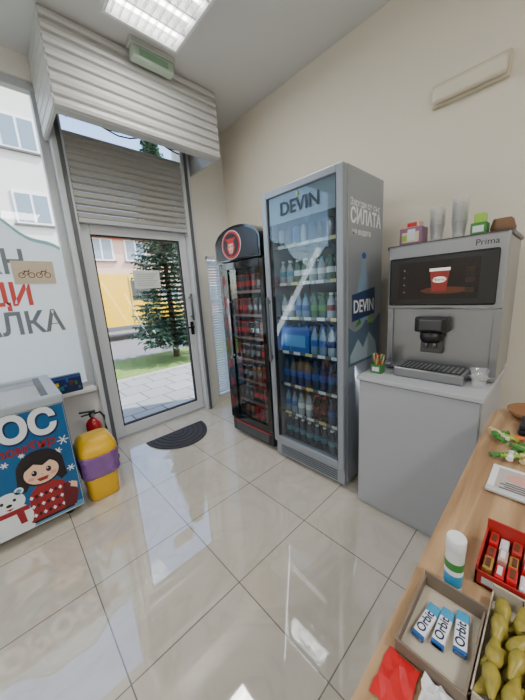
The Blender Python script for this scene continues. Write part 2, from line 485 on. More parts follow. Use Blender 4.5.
rows = [
    (.20, [(WATER, BLUE, BLUE), (WATERD, TEAL, WPL), (CLEARB, BLUE, BLUE)]),
    (.21, [(WATERD, BLUE, BLUE), (WATER, BLUE, BLUE), (CLEARB, LABELW, BLUE), (COLA, REDD, RED)]),
    (.225, [(WATERD, BLUE, NAVY), (WATER, BLUE, BLUE), (WATER, NAVY, BLUE)]),
    (.21, [(WATER, BLUE, BLUE), (CLEARB, NAVY, BLUE), (WATER, LABELW, BLUE), (COLA, BLUE, BLUE)]),
    (.215, [(CLEARB, LABELW, GREEN), (WATER, BLUE, TEAL), (PGREEN, GREEN, GREEN), (CLEARB, REDD, WPL)]),
    (.205, [(PGREEN, LABELW, WPL), (CLEARB, LABELW, TEAL), (PGREEN, LABELW, GREEN), (CLEARB, TEAL, LABELW)]),
    (.124, None)]
for z, (h, kinds) in zip(shz, rows):
    for j in range(8):
        yy = fy0+.085+j*.069
        hj = h*(1-.10*((j*3+int(z*10)) % 3))
        if kinds:
            kd = kinds[(j//2*3+int(z*10)) % len(kinds)]
            for i in range(3): bottle(o, fx0+.11+i*.085+random.uniform(-.006, .006), yy, z, .0295, hj*random.uniform(.98, 1), *kd)
        else:
            c1 = [NAVY, BLUE, SILV, NAVY, COLA, SILV][(j*5) % 6]
            for i in range(3): can(o, fx0+.11+i*.085, yy, z, .028, .124, c1, SILV)
o.box(fx0+.076, fx0+.14, fy1-.33, fy1-.06, .927, 1.12, BLUE, .006)
o.box(fx0+.074, fx0+.077, fy1-.30, fy1-.10, .97, 1.06, M('pack_lightblue', (90, 150, 200), .4))
o.done('bottles', fr)
SW = M('side_print_white', (240, 243, 245), .5)
text('side_print_small', 'Зареди се със', (1.60, fy0-.001, 1.86), '-Y', .055, SW, fr)
text('side_print_large', 'СИЛАТА', (1.60, fy0-.001, 1.765), '-Y', .115, SW, fr, bold=.003, xs=.82)
text('side_print_sub', 'на водата', (1.62, fy0-.001, 1.70), '-Y', .05, SW, fr)
o = MB()
def flatY(o, pts, y, m): o.face([(p[0], y, p[1]) for p in pts], m)
WP = M('print_water', (134, 158, 182), .4)
flatY(o, [(1.70, 1.14), (1.84, 1.14), (1.85, 1.2), (1.84, 1.42), (1.80, 1.50), (1.79, 1.56), (1.75, 1.56), (1.74, 1.50), (1.70, 1.42), (1.69, 1.2)], fy0-.001, WP)
flatY(o, [(1.62, 1.17), (1.93, 1.20), (1.93, 1.38), (1.62, 1.34)], fy0-.002, M('print_navy', (40, 62, 100), .4))
flatY(o, ell(1.77, 1.58, .028, .02, 16), fy0-.002, BLUE)
flatY(o, [(1.58, .88), (2.02, .88), (2.02, 1.20), (1.90, 1.13), (1.80, 1.17), (1.75, 1.12), (1.66, 1.10), (1.58, 1.14)], fy0-.0015, M('splash_blue', (86, 108, 128), .4))
flatY(o, [(1.60, .95), (1.70, 1.05), (1.77, .98), (1.85, 1.08), (1.95, 1.0), (1.98, .9), (1.6, .9)], fy0-.0025, M('splash_light', (160, 178, 190), .4))
flatY(o, [(1.66, 1.13), (1.72, 1.19), (1.74, 1.15)], fy0-.003, GREEN); flatY(o, [(1.82, 1.14), (1.88, 1.2), (1.90, 1.15)], fy0-.003, LGREEN)
o.done('side_print_bottle', fr)
text('side_print_label', 'DEVIN', (1.635, fy0-.003, 1.225), '-Y', .115, SW, fr, bold=.001, xs=.85)
la = bpy.data.lights.new('fridge_led', 'AREA'); la.shape = 'RECTANGLE'; la.size = .04; la.size_y = 1.6; la.energy = 1.1; la.color = (.9, .95, 1)
for yy, sg in ((fy0+.05, 1), (fy1-.05, -1)):
    lo = bpy.data.objects.new('fridge_led', la); scene.collection.objects.link(lo); lo.location = (fx0+.062, yy, 1.0)
    lo.rotation_euler = Vector((.6, sg, 0)).to_track_quat('-Z', 'Z').to_euler(); par(lo, fr)

# ------------------------------------------------------------ black cooler
cx0, cx1, cy0, cy1 = 1.55, 2.06, 1.605, 2.19
ck = empty('energy_drink_cooler', ((cx0+cx1)/2, (cy0+cy1)/2, 0))
o = MB()
o.box(cx0+.04, cx1, cy0, cy0+.03, .03, 1.66, BLACK, .006)
o.box(cx0+.04, cx1, cy1-.03, cy1, .03, 1.66, BLACK, .006)
o.box(cx1-.03, cx1, cy0+.03, cy1-.03, .03, 1.66, BLACK)
o.box(cx0+.04, cx1-.03, cy0+.03, cy1-.03, 1.60, 1.66, BLACK)
o.box(cx0+.04, cx1-.03, cy0+.03, cy1-.03, .03, .17, BLACK)
for y in (cy0+.06, cy1-.06):
    for x in (cx0+.09, cx1-.06): o.cyl((x, y, 0), (x, y, .035), .02, GREYD)
o.box(cx0+.01, cx0+.042, cy0+.004, cy1-.004, .035, .17, BLACK, .008)
for k in range(5): o.box(cx0+.006, cx0+.012, cy0+.06, cy1-.06, .06+k*.018, .068+k*.018, GREYD)
o.box(cx0+.004, cx0+.01, cy0+.03, cy1-.03, .145, .152, RED)
o.done('cooler_body', ck)
o = MB()
o.box(cx0, cx0+.038, cy0, cy0+.05, .175, 1.655, BLACKG, .006)
o.box(cx0, cx0+.038, cy1-.05, cy1, .175, 1.655, BLACKG, .006)
o.box(cx0, cx0+.038, cy1-.12, cy1-.05, .175, 1.655, BLACKG)
o.box(cx0, cx0+.038, cy0+.05, cy1-.12, .175, .23, BLACKG); o.box(cx0, cx0+.038, cy0+.05, cy1-.12, 1.60, 1.655, BLACKG)
for k in range(7):
    zz = .3+k*.19
    o.face([(cx0-.001, cy1-.035, zz), (cx0-.001, cy1-.10, zz+.05), (cx0-.001, cy1-.08, zz+.10), (cx0-.001, cy1-.04, zz+.12)], REDD)
o.cyl((cx0-.03, cy1-.14, .80), (cx0-.03, cy1-.14, 1.35), .011, SILV)
o.cyl((cx0-.03, cy1-.14, .83), (cx0+.002, cy1-.14, .83), .008, SILV); o.cyl((cx0-.03, cy1-.14, 1.32), (cx0+.002, cy1-.14, 1.32), .008, SILV)
o.done('cooler_door', ck)
o = MB(); o.box(cx0+.012, cx0+.017, cy0+.05, cy1-.12, .23, 1.60, FGLASS); o.done('cooler_glass', ck)
o = MB(); zs = [.17, .375, .58, .785, .99, 1.195, 1.40]
for z in zs[1:]:
    o.box(cx0+.06, cx1-.04, cy0+.035, cy1-.035, z-.006, z, GREYD); o.box(cx0+.055, cx0+.06, cy0+.04, cy1-.04, z-.010, z+.014, M('rail_red', (140, 110, 104), .4))
o.done('cooler_shelves', ck)
o = MB()
DC = M('can_charcoal', (44, 40, 44), .3); MR = M('can_maroon', (84, 24, 24), .3)
pal = [(MR, SILV), (DC, RED), (COLA, SILV), (REDD, RED), (DC, SILV), (MR, RED), (M('can_amber', (150, 84, 36), .3), SILV)]
for n, z in enumerate(zs):
    for j in range(7):
        a, c = pal[(j//2*3+n*5) % len(pal)]
        for i in range(3):
            x_, y_ = cx0+.10+i*.07, cy0+.075+j*.07
            can(o, x_, y_, z, .029, .150, a, c)
            o.lathe((x_, y_, z+.05), [(.0293, 0), (.0296, .002), (.0296, .04), (.0293, .042)], [c]*3, 12, caps=False)
o.done('drink_cans', ck)
la = bpy.data.lights.new('cooler_led', 'AREA'); la.shape = 'RECTANGLE'; la.size = .03; la.size_y = 1.3; la.energy = 1.2; la.color = (1, .93, .88)
lo = bpy.data.objects.new('cooler_led', la); scene.collection.objects.link(lo); lo.location = (cx0+.05, cy0+.045, .9)
lo.rotation_euler = Vector((.5, 1, 0)).to_track_quat('-Z', 'Z').to_euler(); par(lo, ck)
o = MB(); ym = (cy0+cy1)/2; hw = (cy1-cy0)/2
arch = [(cy0, 1.665), (cy1, 1.665)]+[(ym+hw*math.cos(a), 1.80+.135*math.sin(a)) for a in [pi*i/20 for i in range(21)]]
o.prism(arch, 'X', cx0-.02, cx0+.26, BLACKG)
inner = [(cy0+.02, 1.68), (cy1-.02, 1.68)]+[(ym+(hw-.02)*math.cos(a), 1.795+.12*math.sin(a)) for a in [pi*i/20 for i in range(21)]]
o.prism(inner, 'X', cx0-.024, cx0-.019, M('sign_dark', (22, 14, 16), .3))
o.prism(ell(ym+.05, 1.79, .128, .114, 28), 'X', cx0-.0262, cx0-.023, LABELW)
o.prism(ell(ym+.05, 1.79, .122, .109, 28), 'X', cx0-.0275, cx0-.025, RED)
o.prism(ell(ym+.05, 1.79, .102, .092, 28), 'X', cx0-.029, cx0-.026, BLACK)
X = cx0-.030
def fX(pts, m, x=X): o.face([(x, p[0], p[1]) for p in pts], m)
c = ym+.05
# stylised face with swept horns / hair
fX([(c-.07, 1.845), (c-.04, 1.815), (c-.055, 1.77), (c-.035, 1.725), (c, 1.705), (c+.035, 1.725), (c+.055, 1.77), (c+.04, 1.815), (c+.07, 1.845), (c+.022, 1.838), (c, 1.845), (c-.022, 1.838)], RED)
fX([(c-.03, 1.80), (c+.03, 1.80), (c+.034, 1.765), (c+.018, 1.725), (c-.018, 1.725), (c-.034, 1.765)], M('sign_pale', (226, 190, 170), .4), X-.0008)
fX([(c-.028, 1.786), (c-.006, 1.776), (c-.024, 1.770)], BLACK, X-.0016); fX([(c+.028, 1.786), (c+.006, 1.776), (c+.024, 1.770)], BLACK, X-.0016)
fX([(c-.014, 1.745), (c+.014, 1.745), (c, 1.734)], REDD, X-.0016)
o.done('header_sign', ck)

# ------------------------------------------------------------ grey cabinet
o = MB()
o.box(1.515, 2.12, .195, .785, .0, .845, CAB, .003)
o.box(1.50, 1.516, .20, .782, .03, .84, CAB, .002)
o.box(1.49, 2.13, .185, .795, .845, .87, M('cabinet_top', (180, 182, 186), .4), .003)
o.done('storage_cabinet')

# ------------------------------------------------------------ coffee machine
cm = empty('coffee_machine', (1.95, .455, .87))
mx0, mx1, my0, my1 = 1.74, 2.16, .185, .73
o = MB()
o.box(mx0+.03, mx1, my0, my1, .885, 1.585, STEEL, .006)
o.box(mx0, mx0+.04, my0, my1, 1.245, 1.60, STEEL, .008)
o.box(mx0+.01, mx0+.035, my0, my0+.035, .885, 1.245, STEEL, .004); o.box(mx0+.01, mx0+.035, my1-.035, my1, .885, 1.245, STEEL, .004)
o.box(mx0+.005, mx1+.01, my0-.01, my1+.01, 1.585, 1.605, STEELD, .006)
o.box(mx0-.02, mx0+.035, my0+.0, my1-.0, .885, .905, STEEL, .004)
for y in (my0+.05, my1-.05):
    for x in (mx0+.03, mx1-.04): o.cyl((x, y, .870), (x, y, .888), .02, BLACK)
o.box(mx0+.024, mx0+.031, my0+.035, my1-.035, .91, 1.24, STEEL)
o.done('steel_housing', cm)
o = MB()
o.box(mx0-.012, mx0+.002, my0+.03, my1-.015, 1.265, 1.53, BLACKG, .01, 3)
o.done('screen_bezel', cm)
SCR = M('screen_image', (24, 14, 10), .15, es=.3)
o = MB()
xs = mx0-.013
o.box(xs-.001, xs+.001, my0+.10, my1-.07, 1.30, 1.50, SCR)
def sX(pts, m, d): o.face([(xs-.001-d*.0006, p[0], p[1]) for p in pts], m)
c = .455
sX(ell(c-.02, 1.345, .11, .018, 24), M('screen_brown', (84, 44, 22), .3, es=.2), 1)
sX([(c-.033, 1.34), (c+.033, 1.34), (c+.046, 1.45), (c-.046, 1.45)], M('screen_cup', (128, 40, 32), .3, es=.3), 2)
sX([(c-.048, 1.445), (c+.048, 1.445), (c+.048, 1.46), (c-.048, 1.46)], M('screen_white', (225, 220, 212), .3, es=.5), 3)
sX(ell(c, 1.40, .034, .016, 20), M('screen_white', (225, 220, 212)), 3)
for k in range(4): sX(ell(my1-.10, 1.34+k*.04, .004, .004, 10), SILV, 3)
for k in range(3): sX([(my0+.115, 1.33+k*.05), (my0+.155, 1.33+k*.05), (my0+.155, 1.355+k*.05), (my0+.115, 1.355+k*.05)], M('screen_dim', (50, 32, 22), .3), 3)
o.done('screen', cm)
text('screen_word', 'Memo', (xs-.004, c, 1.393), '-X', .026, BROWN, cm, 'CENTER', ext=.0002)
text('brand_script', 'Prima', (mx0-.001, my0+.13, 1.55), '-X', .04, BLACK, cm, 'LEFT', ext=.0004)
o = MB()
o.box(mx0-.05, mx0+.03, .395, .555, 1.12, 1.205, BLACK, .01, 3)
o.box(mx0-.055, mx0-.048, .42, .53, 1.135, 1.19, STEELD, .003)
o.lathe((mx0-.02, .475, 1.065), [(.045, 0), (.055, .02), (.055, .055)], BLACK, 20)
o.box(mx0-.01, mx0+.03, .42, .53, 1.0, 1.07, STEELD, .004)
o.cyl((mx0-.025, .455, 1.03), (mx0-.025, .455, 1.07), .008, STEEL); o.cyl((mx0-.025, .495, 1.03), (mx0-.025, .495, 1.07), .008, STEEL)
o.done('dispensing_head', cm)
o = MB()
o.box(mx0-.13, mx0+.02, .29, .63, .872, .925, STEEL, .008, 3)
o.box(mx0-.12, mx0+.01, .305, .615, .922, .93, BLACK, .002)
for k in range(14): o.box(mx0-.115, mx0+.005, .315+k*.022, .320+k*.022, .929, .933, STEEL)
o.done('drip_tray', cm)

# stuff on machine
o = MB(); o.box(1.80, 1.90, .575, .695, 1.605, 1.70, M('tea_box_purple', (140, 100, 130), .5), .003)
o.box(1.798, 1.80, .59, .68, 1.62, 1.675, M('box_print_cream', (220, 205, 170), .5)); o.box(1.797, 1.799, .61, .65, 1.63, 1.69, LABELW)
o.box(1.7965, 1.7985, .655, .68, 1.63, 1.66, LGREEN)
o.box(1.82, 1.90, .60, .70, 1.70, 1.735, M('tea_box_beige', (206, 190, 170), .5), .003)
o.box(1.818, 1.82, .61, .66, 1.707, 1.728, RED); o.done('tea_boxes')
def cupstack(x, y, z, n, nm='plastic_cup_stack', m=PLASTIC_CLEAR):
    o = MB()
    for k in range(n):
        o.lathe((x, y, z+k*.014), [(.026, 0), (.036, .085), (.039, .087), (.039, .091)], m, 20, caps=False)
        if k == 0: o.lathe((x, y, z), [(.026, 0), (.0255, .003)], m, 20)
    return o.done(nm)
cupstack(1.84, .512, 1.605, 7); cupstack(1.84, .41, 1.605, 9)
o = MB(); o.box(1.81, 1.90, .29, .355, 1.605, 1.665, GREEN, .003); o.box(1.809, 1.811, .30, .345, 1.62, 1.65, LABELW)
o.box(1.82, 1.89, .30, .345, 1.665, 1.71, LGREEN, .003)
o.done('sweetener_box')
o = MB(); o.loft([(1.605, .04, .045, 1.88, .235), (1.63, .045, .05, 1.88, .235), (1.665, .035, .04, 1.88, .237), (1.675, .015, .035, 1.88, .24)], M('kraft_bag', (120, 88, 62), .7), 20, 3, .06)
o.done('coffee_bag')
o = MB()
gb = M('sachet_box_green', (70, 130, 70), .6)
o.box(1.59, 1.65, .695, .755, .870, .872, gb)
o.box(1.59, 1.592, .695, .755, .872, .925, gb); o.box(1.648, 1.65, .695, .755, .872, .925, gb)
o.box(1.592, 1.648, .695, .697, .872, .925, gb); o.box(1.592, 1.648, .753, .755, .872, .925, gb)
o.box(1.588, 1.59, .705, .745, .885, .91, LABELW)
for k in range(16):
    x = random.uniform(1.60, 1.64); y = random.uniform(.705, .745)
    o.cyl((x, y, .873), (x+random.uniform(-.025, .025), y+random.uniform(-.03, .03), .985), .0028, [M('stick_wood', (210, 180, 130), .7), M('stick_wood', (210, 180, 130)), RED, GREEN][k % 4], 6)
o.done('stirrer_box')
o = MB(); o.lathe((1.65, .235, .8705), [(.026, 0), (.036, .085), (.039, .087), (.039, .090)], PLASTIC_CLEAR, 24, caps=False)
o.lathe((1.65, .235, .8705), [(.026, 0), (.026, .003)], PLASTIC_CLEAR, 24); o.done('plastic_cup')

# ------------------------------------------------------------ wood counter
wm = bpy.data.materials.new('oak_laminate'); wm.use_nodes = True
nt = wm.node_tree; b = nt.nodes['Principled BSDF']; g = nt.nodes.new('ShaderNodeNewGeometry')
mp = nt.nodes.new('ShaderNodeMapping'); mp.inputs['Scale'].default_value = (1.5, 22, 22)
nz = nt.nodes.new('ShaderNodeTexNoise'); nz.inputs['Scale'].default_value = 1.6; nz.inputs['Detail'].default_value = 8; nz.inputs['Distortion'].default_value = .6
rp = nt.nodes.new('ShaderNodeValToRGB')
rp.color_ramp.elements[0].position = .3; rp.color_ramp.elements[0].color = lin((140, 104, 72))
rp.color_ramp.elements[1].position = .7; rp.color_ramp.elements[1].color = lin((194, 160, 122))
nt.links.new(g.outputs['Position'], mp.inputs[0]); nt.links.new(mp.outputs[0], nz.inputs['Vector'])
nt.links.new(nz.outputs['Fac'], rp.inputs[0]); nt.links.new(rp.outputs[0], b.inputs['Base Color'])
b.inputs['Roughness'].default_value = .4
ct = empty('shop_counter', (.5, -.2, 0))
o = MB()
out = [(-.9, -.55), (-.9, .13), (1.36, .145)]
out += [(1.40+.14*math.sin(a), .005+.14*math.cos(a)) for a in [pi/2*i/8 for i in range(9)]]
out += [(1.54, -.55)]
o.prism(out, 'Z', .815, .85, wm); o.done('counter_top', ct)
o = MB(); o.box(-.88, 1.44, -.52, .05, 0, .815, M('counter_panel', (200, 198, 192), .5))
o.box(-.88, 1.44, .035, .052, 0, .08, GREYD); o.done('counter_base', ct)

Z = .851
o = MB(); CB = M('cardboard_print', (122, 108, 94), .7); CBI = M('cardboard_inner', (188, 178, 160), .75)
tx1 = .482
o.box(.345, tx1, .029, .118, Z, Z+.002, CBI)
o.box(.345, .348, .029, .118, Z, Z+.022, CB); o.box(tx1-.003, tx1, .029, .118, Z, Z+.03, CB)
o.box(.348, tx1-.003, .029, .032, Z, Z+.022, CB); o.box(.348, tx1-.003, .115, .118, Z, Z+.022, CB)
tray = o.done('chewing_gum_display')
GC = M('gum_cyan', (60, 150, 195), .35); GN = M('gum_blue', (30, 90, 160), .35)
for k, (x, y, a) in enumerate(((.412, .094, -.12), (.42, .073, .0), (.432, .051, .13))):
    o = MB()
    o.box(x-.033, x+.033, y-.0085, y+.0085, Z+.003, Z+.012, WPL, .002)
    o.box(x-.033, x-.026, y-.0087, y+.0087, Z+.0028, Z+.0122, GN, .002)
    o.box(x+.014, x+.033, y-.0087, y+.0087, Z+.0028, Z+.0122, GC, .002)
    R = Matrix.Translation((x, y, 0))@Matrix.Rotation(a, 4, 'Z')@Matrix.Translation((-x, -y, 0))
    bmesh.ops.transform(o.bm, matrix=R, verts=o.bm.verts)
    o.done('gum_pack_%d' % k, tray)
    text('gum_text_%d' % k, 'Orbit', (x-.024*math.cos(a), y-.024*math.sin(a)-.005, Z+.0125), 'Z', .017, NAVY, tray, 'LEFT', ext=.0002, roll=a, bold=.0003)
o = MB(); o.lathe((.504, .080, Z+.030), [(.013, -.030), (.0145, -.027), (.0145, -.012), (.0145, .012), (.0145, .058), (.015, .059), (.015, .080), (.013, .084)],
                  [WPL, WPL, GC, WPL, WPL, M('cap_white', (222, 228, 232), .3), WPL], 24)
o.lathe((.504, .080, Z+.030), [(.0147, .022), (.0148, .023), (.0148, .036), (.0147, .037)], GREEN, 24, caps=False)
o.done('mint_canister')
o = MB()
RB = M('red_carton', (178, 44, 40), .45)
x0, x1, yA, yB = .545, .66, -.09, .055
o.box(x0, x1, yA, yB, Z, Z+.003, RB)
o.box(x0, x0+.003, yA, yB, Z, Z+.03, RB); o.box(x1-.003, x1, yA, yB, Z, Z+.06, RB)
o.box(x0, x1, yB-.003, yB, Z, Z+.04, RB); o.box(x0, x1, yA, yA+.003, Z, Z+.04, RB)
MAUVE = M('packet_pink', (196, 150, 140), .4)
for i in range(3):
    for j in range(8):
        cc = [RED, M('gold_foil', (200, 160, 90), .3, .7), MAUVE, RB, LABELW, RED][(i*2+j) % 6]
        xa, ya = x0+.006+i*.035, yA+.006+j*.0168
        o.box(xa, xa+.032, ya, ya+.0135, Z+.004, Z+.032+.006*((i+j) % 2), cc, .002, rot=(random.uniform(-.12, .12), 'X'))
        o.box(xa+.006, xa+.026, ya+.003, ya+.010, Z+.030+.006*((i+j) % 2), Z+.0335+.006*((i+j) % 2), BROWN if j % 2 else LABELW)
o.face([(x0-.001, yB-.01, Z+.008), (x0-.001, yB-.1, Z+.008), (x0-.001, yB-.1, Z+.022), (x0-.001, yB-.01, Z+.022)], LABELW)
o.done('candy_packet_box')
o = MB()
x0, x1, yA, yB = .355, .53, -.12, .027
o.box(x0, x1, yA, yB, Z, Z+.003, CBI); o.box(x0, x0+.003, yA, yB, Z, Z+.022, CBI); o.box(x1-.003, x1, yA, yB, Z, Z+.035, CBI)
o.box(x0, x1, yB-.002, yB, Z, Z+.022, CBI); o.box(x0, x1, yA, yA+.003, Z, Z+.035, CBI)
fb = o.done('fruit_box')
PE = M('pear_skin', (152, 138, 54), .35, noise=.55, nscale=90); ST = M('pear_stem', (70, 50, 26), .7)
o = MB()
for lay in range(2):
    for i in range(4):
        for j in range(6):
            c0 = Vector((x0+.030+i*.036+random.uniform(-.005, .005), yA+.018+j*.0225+random.uniform(-.002, .002), Z+.016+lay*.014))
            a = random.uniform(-.7, .2)+random.choice((0, pi)); d = Vector((math.cos(a), math.sin(a), random.uniform(-.1, .35))).normalized()
            q = d.to_track_quat('Z', 'Y')
            prof = [(.003, -.021), (.0075, -.018), (.0104, -.009), (.0098, .000), (.0068, .010), (.0044, .020), (.0028, .025), (.001, .026), (.001, .036)]
            rr = [[c0+q@Vector((r*math.cos(2*pi*k/12), r*math.sin(2*pi*k/12), h)) for k in range(12)] for r, h in prof]
            o.rings(rr, [PE]*7+[ST])
o.done('pears', fb)
def crumple(name, x0, x1, yA, yB, z, h, m, n=12):
    o = MB(); g_ = [[o.bm.verts.new((x0+(x1-x0)*i/n+random.uniform(-.002, .002), yA+(yB-yA)*j/n+random.uniform(-.002, .002), z+h*random.random()*(.3+.7*math.sin(pi*i/n)*math.sin(pi*j/n)))) for j in range(n+1)] for i in range(n+1)]
    for i in range(n):
        for j in range(n):
            f = o.bm.faces.new((g_[i][j], g_[i+1][j], g_[i+1][j+1], g_[i][j+1])); f.material_index = o.mi(m); f.smooth = False
    return o.done(name)
crumple('paper_tissue', .290, .343, .020, .075, Z+.001, .036, WPL, 8)
crumple('red_wrapper', .275, .342, .080, .124, Z+.001, .008, RED, 5)
o = MB(); o.box(.85, .99, -.06, .085, Z, Z+.004, WPL, .001)
o.box(.865, .975, -.045, .07, Z+.004, Z+.0046, M('flyer_print', (190, 180, 176), .5))
o.prism(ell(.935, .02, .022, .03, 20), 'Z', Z+.0046, Z+.0052, M('print_pink', (214, 160, 150), .6))
for k in range(4): o.box(.872+k*.010, .877+k*.010, -.03, .06-.01*(k % 2), Z+.0046, Z+.0052, GREYD)
o.box(.84, .86, -.06, .085, Z+.004, Z+.012, M('acrylic', (200, 205, 208), .1), .002)
o.done('price_flyer')
o = MB()
cols = [GREEN, LGREEN, M('candy_cream', (214, 206, 150), .4), GREEN, WPL, GREEN, ORANGE, LGREEN]
for k in range(30):
    x = random.uniform(1.03, 1.20); y = random.uniform(-.04, .11); a = random.uniform(0, pi)
    c0 = Vector((x, y, Z+.010+.01*random.random())); d = Vector((math.cos(a), math.sin(a), 0)); m = cols[k % 8]
    q = d.to_track_quat('Z', 'Y')
    prof = [(.009, -.024), (.003, -.015), (.008, -.012), (.0085, .012), (.003, .015), (.009, .024)]
    o.rings([[c0+q@Vector((r*math.cos(2*pi*i/8), r*math.sin(2*pi*i/8)*.8, h)) for i in range(8)] for r, h in prof], m)
o.done('wrapped_candies')
o = MB(); o.lathe((1.43, .02, Z), [(.05, 0), (.075, .012), (.085, .03), (.082, .032), (.07, .016), (.045, .008), (.001, .008)], M('wooden_dish', (140, 96, 60), .5), 28); o.done('wooden_dish')
o = MB(); o.box(1.24, 1.34, .02, .055, Z+.001, Z+.02, BLACK, .005); o.box(1.24, 1.33, .023, .052, Z+.024, Z+.04, BLACK, .005, rot=(-.12, 'Y'))
o.cyl((1.33, .024, Z+.022), (1.33, .051, Z+.022), .006, STEEL); o.done('stapler')

# ------------------------------------------------------------ ice cream freezer
fz_ = empty('ice_cream_freezer', (-.4, 2.44, 0))
gx0, gx1, gy0, gy1 = -1.05, .195, 2.08, 2.78
FB = M('freezer_print_blue', (16, 92, 146), .35, noise=.2, nscale=4)
o = MB()
o.box(gx0, gx1, gy0, gy0+.05, .06, .80, WPL, .012); o.box(gx0, gx1, gy1-.05, gy1, .06, .80, WPL, .012)
o.box(gx0, gx0+.05, gy0+.02, gy1-.02, .06, .80, WPL); o.box(gx1-.05, gx1, gy0+.02, gy1-.02, .06, .80, WPL, .012)
o.box(gx0, gx1, gy0+.01, gy1-.01, .06, .35, WPL)
for x in (gx0+.08, gx1-.08):
    for y in (gy0+.08, gy1-.08): o.cyl((x, y-.012, .03), (x, y+.012, .03), .03, BLACK); o.cyl((x, y, .03), (x, y, .07), .012, GREYD)
RIM = M('freezer_rim', (166, 175, 184), .35)
o.box(gx0-.01, gx1+.01, gy0-.012, gy0+.06, .80, .855, RIM, .012, 3); o.box(gx0-.01, gx1+.01, gy1-.06, gy1+.01, .80, .855, RIM, .012, 3)
o.box(gx1-.06, gx1+.01, gy0+.05, gy1-.05, .80, .855, RIM, .01); o.box(gx0-.01, gx0+.06, gy0+.05, gy1-.05, .80, .855, RIM, .01)
o.done('freezer_body', fz_)
o = MB(); o.box(gx0+.05, gx1-.055, gy0+.06, gy1-.06, .838, .843, GLASS)
o.box(-.45, -.42, gy0+.06, gy1-.06, .835, .852, RIM); o.box(gx1-.09, gx1-.055, gy0+.06, gy1-.06, .838, .853, GREYD); o.done('sliding_lid', fz_)
o = MB()
for i in range(14):
    for j in range(6):
        x = gx0+.1+i*.078; y = gy0+.1+j*.09
        o.box(x, x+.07, y, y+.08, .352, .50+random.uniform(-.03, .05), [LABELW, BLUE, REDD, ORANGE, LABELW, BROWN][(i*3+j) % 6], .006)
o.done('ice_creams', fz_)
o = MB(); o.box(gx0+.01, gx1-.004, gy0-.004, gy0, .075, .795, FB); o.box(gx1, gx1+.003, gy0+.01, gy1-.01, .075, .795, FB); o.done('print_panel', fz_)
o = MB()
L0 = gy0-.0045
def F(pts, m, k): flatY(o, pts, L0-.0006*k, m)
HAIR = M('print_hair', (28, 22, 26), .5); PW = M('print_white', (230, 236, 242), .5); PR = M('print_red', (150, 30, 38), .5)
PB = M('print_black', (20, 20, 26), .5); PBL = M('print_lightblue', (90, 150, 190), .5); PKN = M('print_pink2', (236, 150, 140), .5)
F([(gx0+.01, .075), (gx1-.004, .075), (gx1-.004, .11), (.1, .12), (-.05, .09), (-.2, .12), (-.5, .11), (-.8, .13), (gx0+.01, .12)], PBL, 1)
for sx, sz, r in ((.155, .56, .03), (.155, .18, .02), (-.2, .50, .03), (.12, .50, .02), (-.3, .7, .04), (-.6, .5, .05), (-.75, .3, .04), (-.13, .52, .018), (.165, .36, .022), (-.05, .545, .015)):
    for k in range(3):
        a = k*pi/3; dx, dz = math.cos(a)*r, math.sin(a)*r; nx, nz_ = -math.sin(a)*.003, math.cos(a)*.003
        F([(sx-dx-nx, sz-dz-nz_), (sx+dx-nx, sz+dz-nz_), (sx+dx+nx, sz+dz+nz_), (sx-dx+nx, sz-dz+nz_)], PW, 1+k*.3)
gx = .02
F([(gx-.10, .10), (gx+.13, .10), (gx+.14, .20), (gx+.09, .30), (gx+.03, .335), (gx-.03, .335), (gx-.08, .28)], PR, 2)
for zz in (.14, .20, .26):
    for k in range(9):
        x = gx-.085+k*.024
        F([(x, zz), (x+.010, zz+.014), (x+.020, zz), (x+.010, zz-.014)], PB if k % 2 else PW, 3)
F([(gx+.07, .10), (gx+.135, .10), (gx+.16, .19), (gx+.11, .28), (gx+.08, .24)], M('print_darkred', (100, 20, 30), .5), 3.5)
F([(gx+.12, .235), (gx+.155, .21), (gx+.16, .25), (gx+.13, .27)], SKIN, 4)
F([(gx-.095, .09), (gx+.12, .09), (gx+.12, .105), (gx-.095, .105)], PB, 4)
F(ell(gx, .435, .115, .115, 28), HAIR, 3.6)
F([(gx-.115, .43), (gx-.125, .34), (gx-.09, .31), (gx-.06, .36)], HAIR, 3.7); F([(gx+.115, .43), (gx+.12, .33), (gx+.085, .31), (gx+.06, .36)], HAIR, 3.7)
F(ell(gx, .405, .085, .075, 28), SKIN, 4.2)
F([(gx-.09, .43), (gx-.07, .49), (gx, .515), (gx+.07, .49), (gx+.09, .43), (gx+.05, .465), (gx+.01, .445), (gx-.03, .468)], HAIR, 4.8)
for sgn in (-1, 1):
    F(ell(gx+sgn*.035, .41, .013, .018, 16), PB, 5.4); F(ell(gx+sgn*.035-.004, .417, .004, .005, 8), PW, 6)
    F(ell(gx+sgn*.055, .378, .016, .011, 14), PKN, 5.4)
F([(gx-.03, .37), (gx+.03, .37), (gx+.018, .348), (gx-.018, .348)], PR, 5.4)
F(ell(gx, .388, .006, .004, 8), PKN, 5.4)
bx = -.155
F(ell(bx, .17, .095, .10, 24), PW, 2.4); F(ell(bx, .285, .075, .065, 24), PW, 5)
F(ell(bx-.055, .34, .022, .022, 14), PW, 5); F(ell(bx+.055, .34, .022, .022, 14), PW, 5)
F(ell(bx-.055, .34, .012, .012, 14), PBL, 5.4); F(ell(bx+.055, .34, .012, .012, 14), PBL, 5.4)
for sgn in (-1, 1): F(ell(bx+sgn*.028, .297, .008, .010, 12), PB, 5.6)
F(ell(bx, .272, .014, .010, 14), PB, 5.6); F([(bx-.02, .252), (bx+.02, .252), (bx, .238)], PR, 5.6)
F([(bx-.08, .235), (bx+.08, .235), (bx+.085, .205), (bx-.085, .205)], PR, 5.7)
F([(bx+.02, .21), (bx+.055, .21), (bx+.06, .13), (bx+.03, .13)], PR, 5.8)
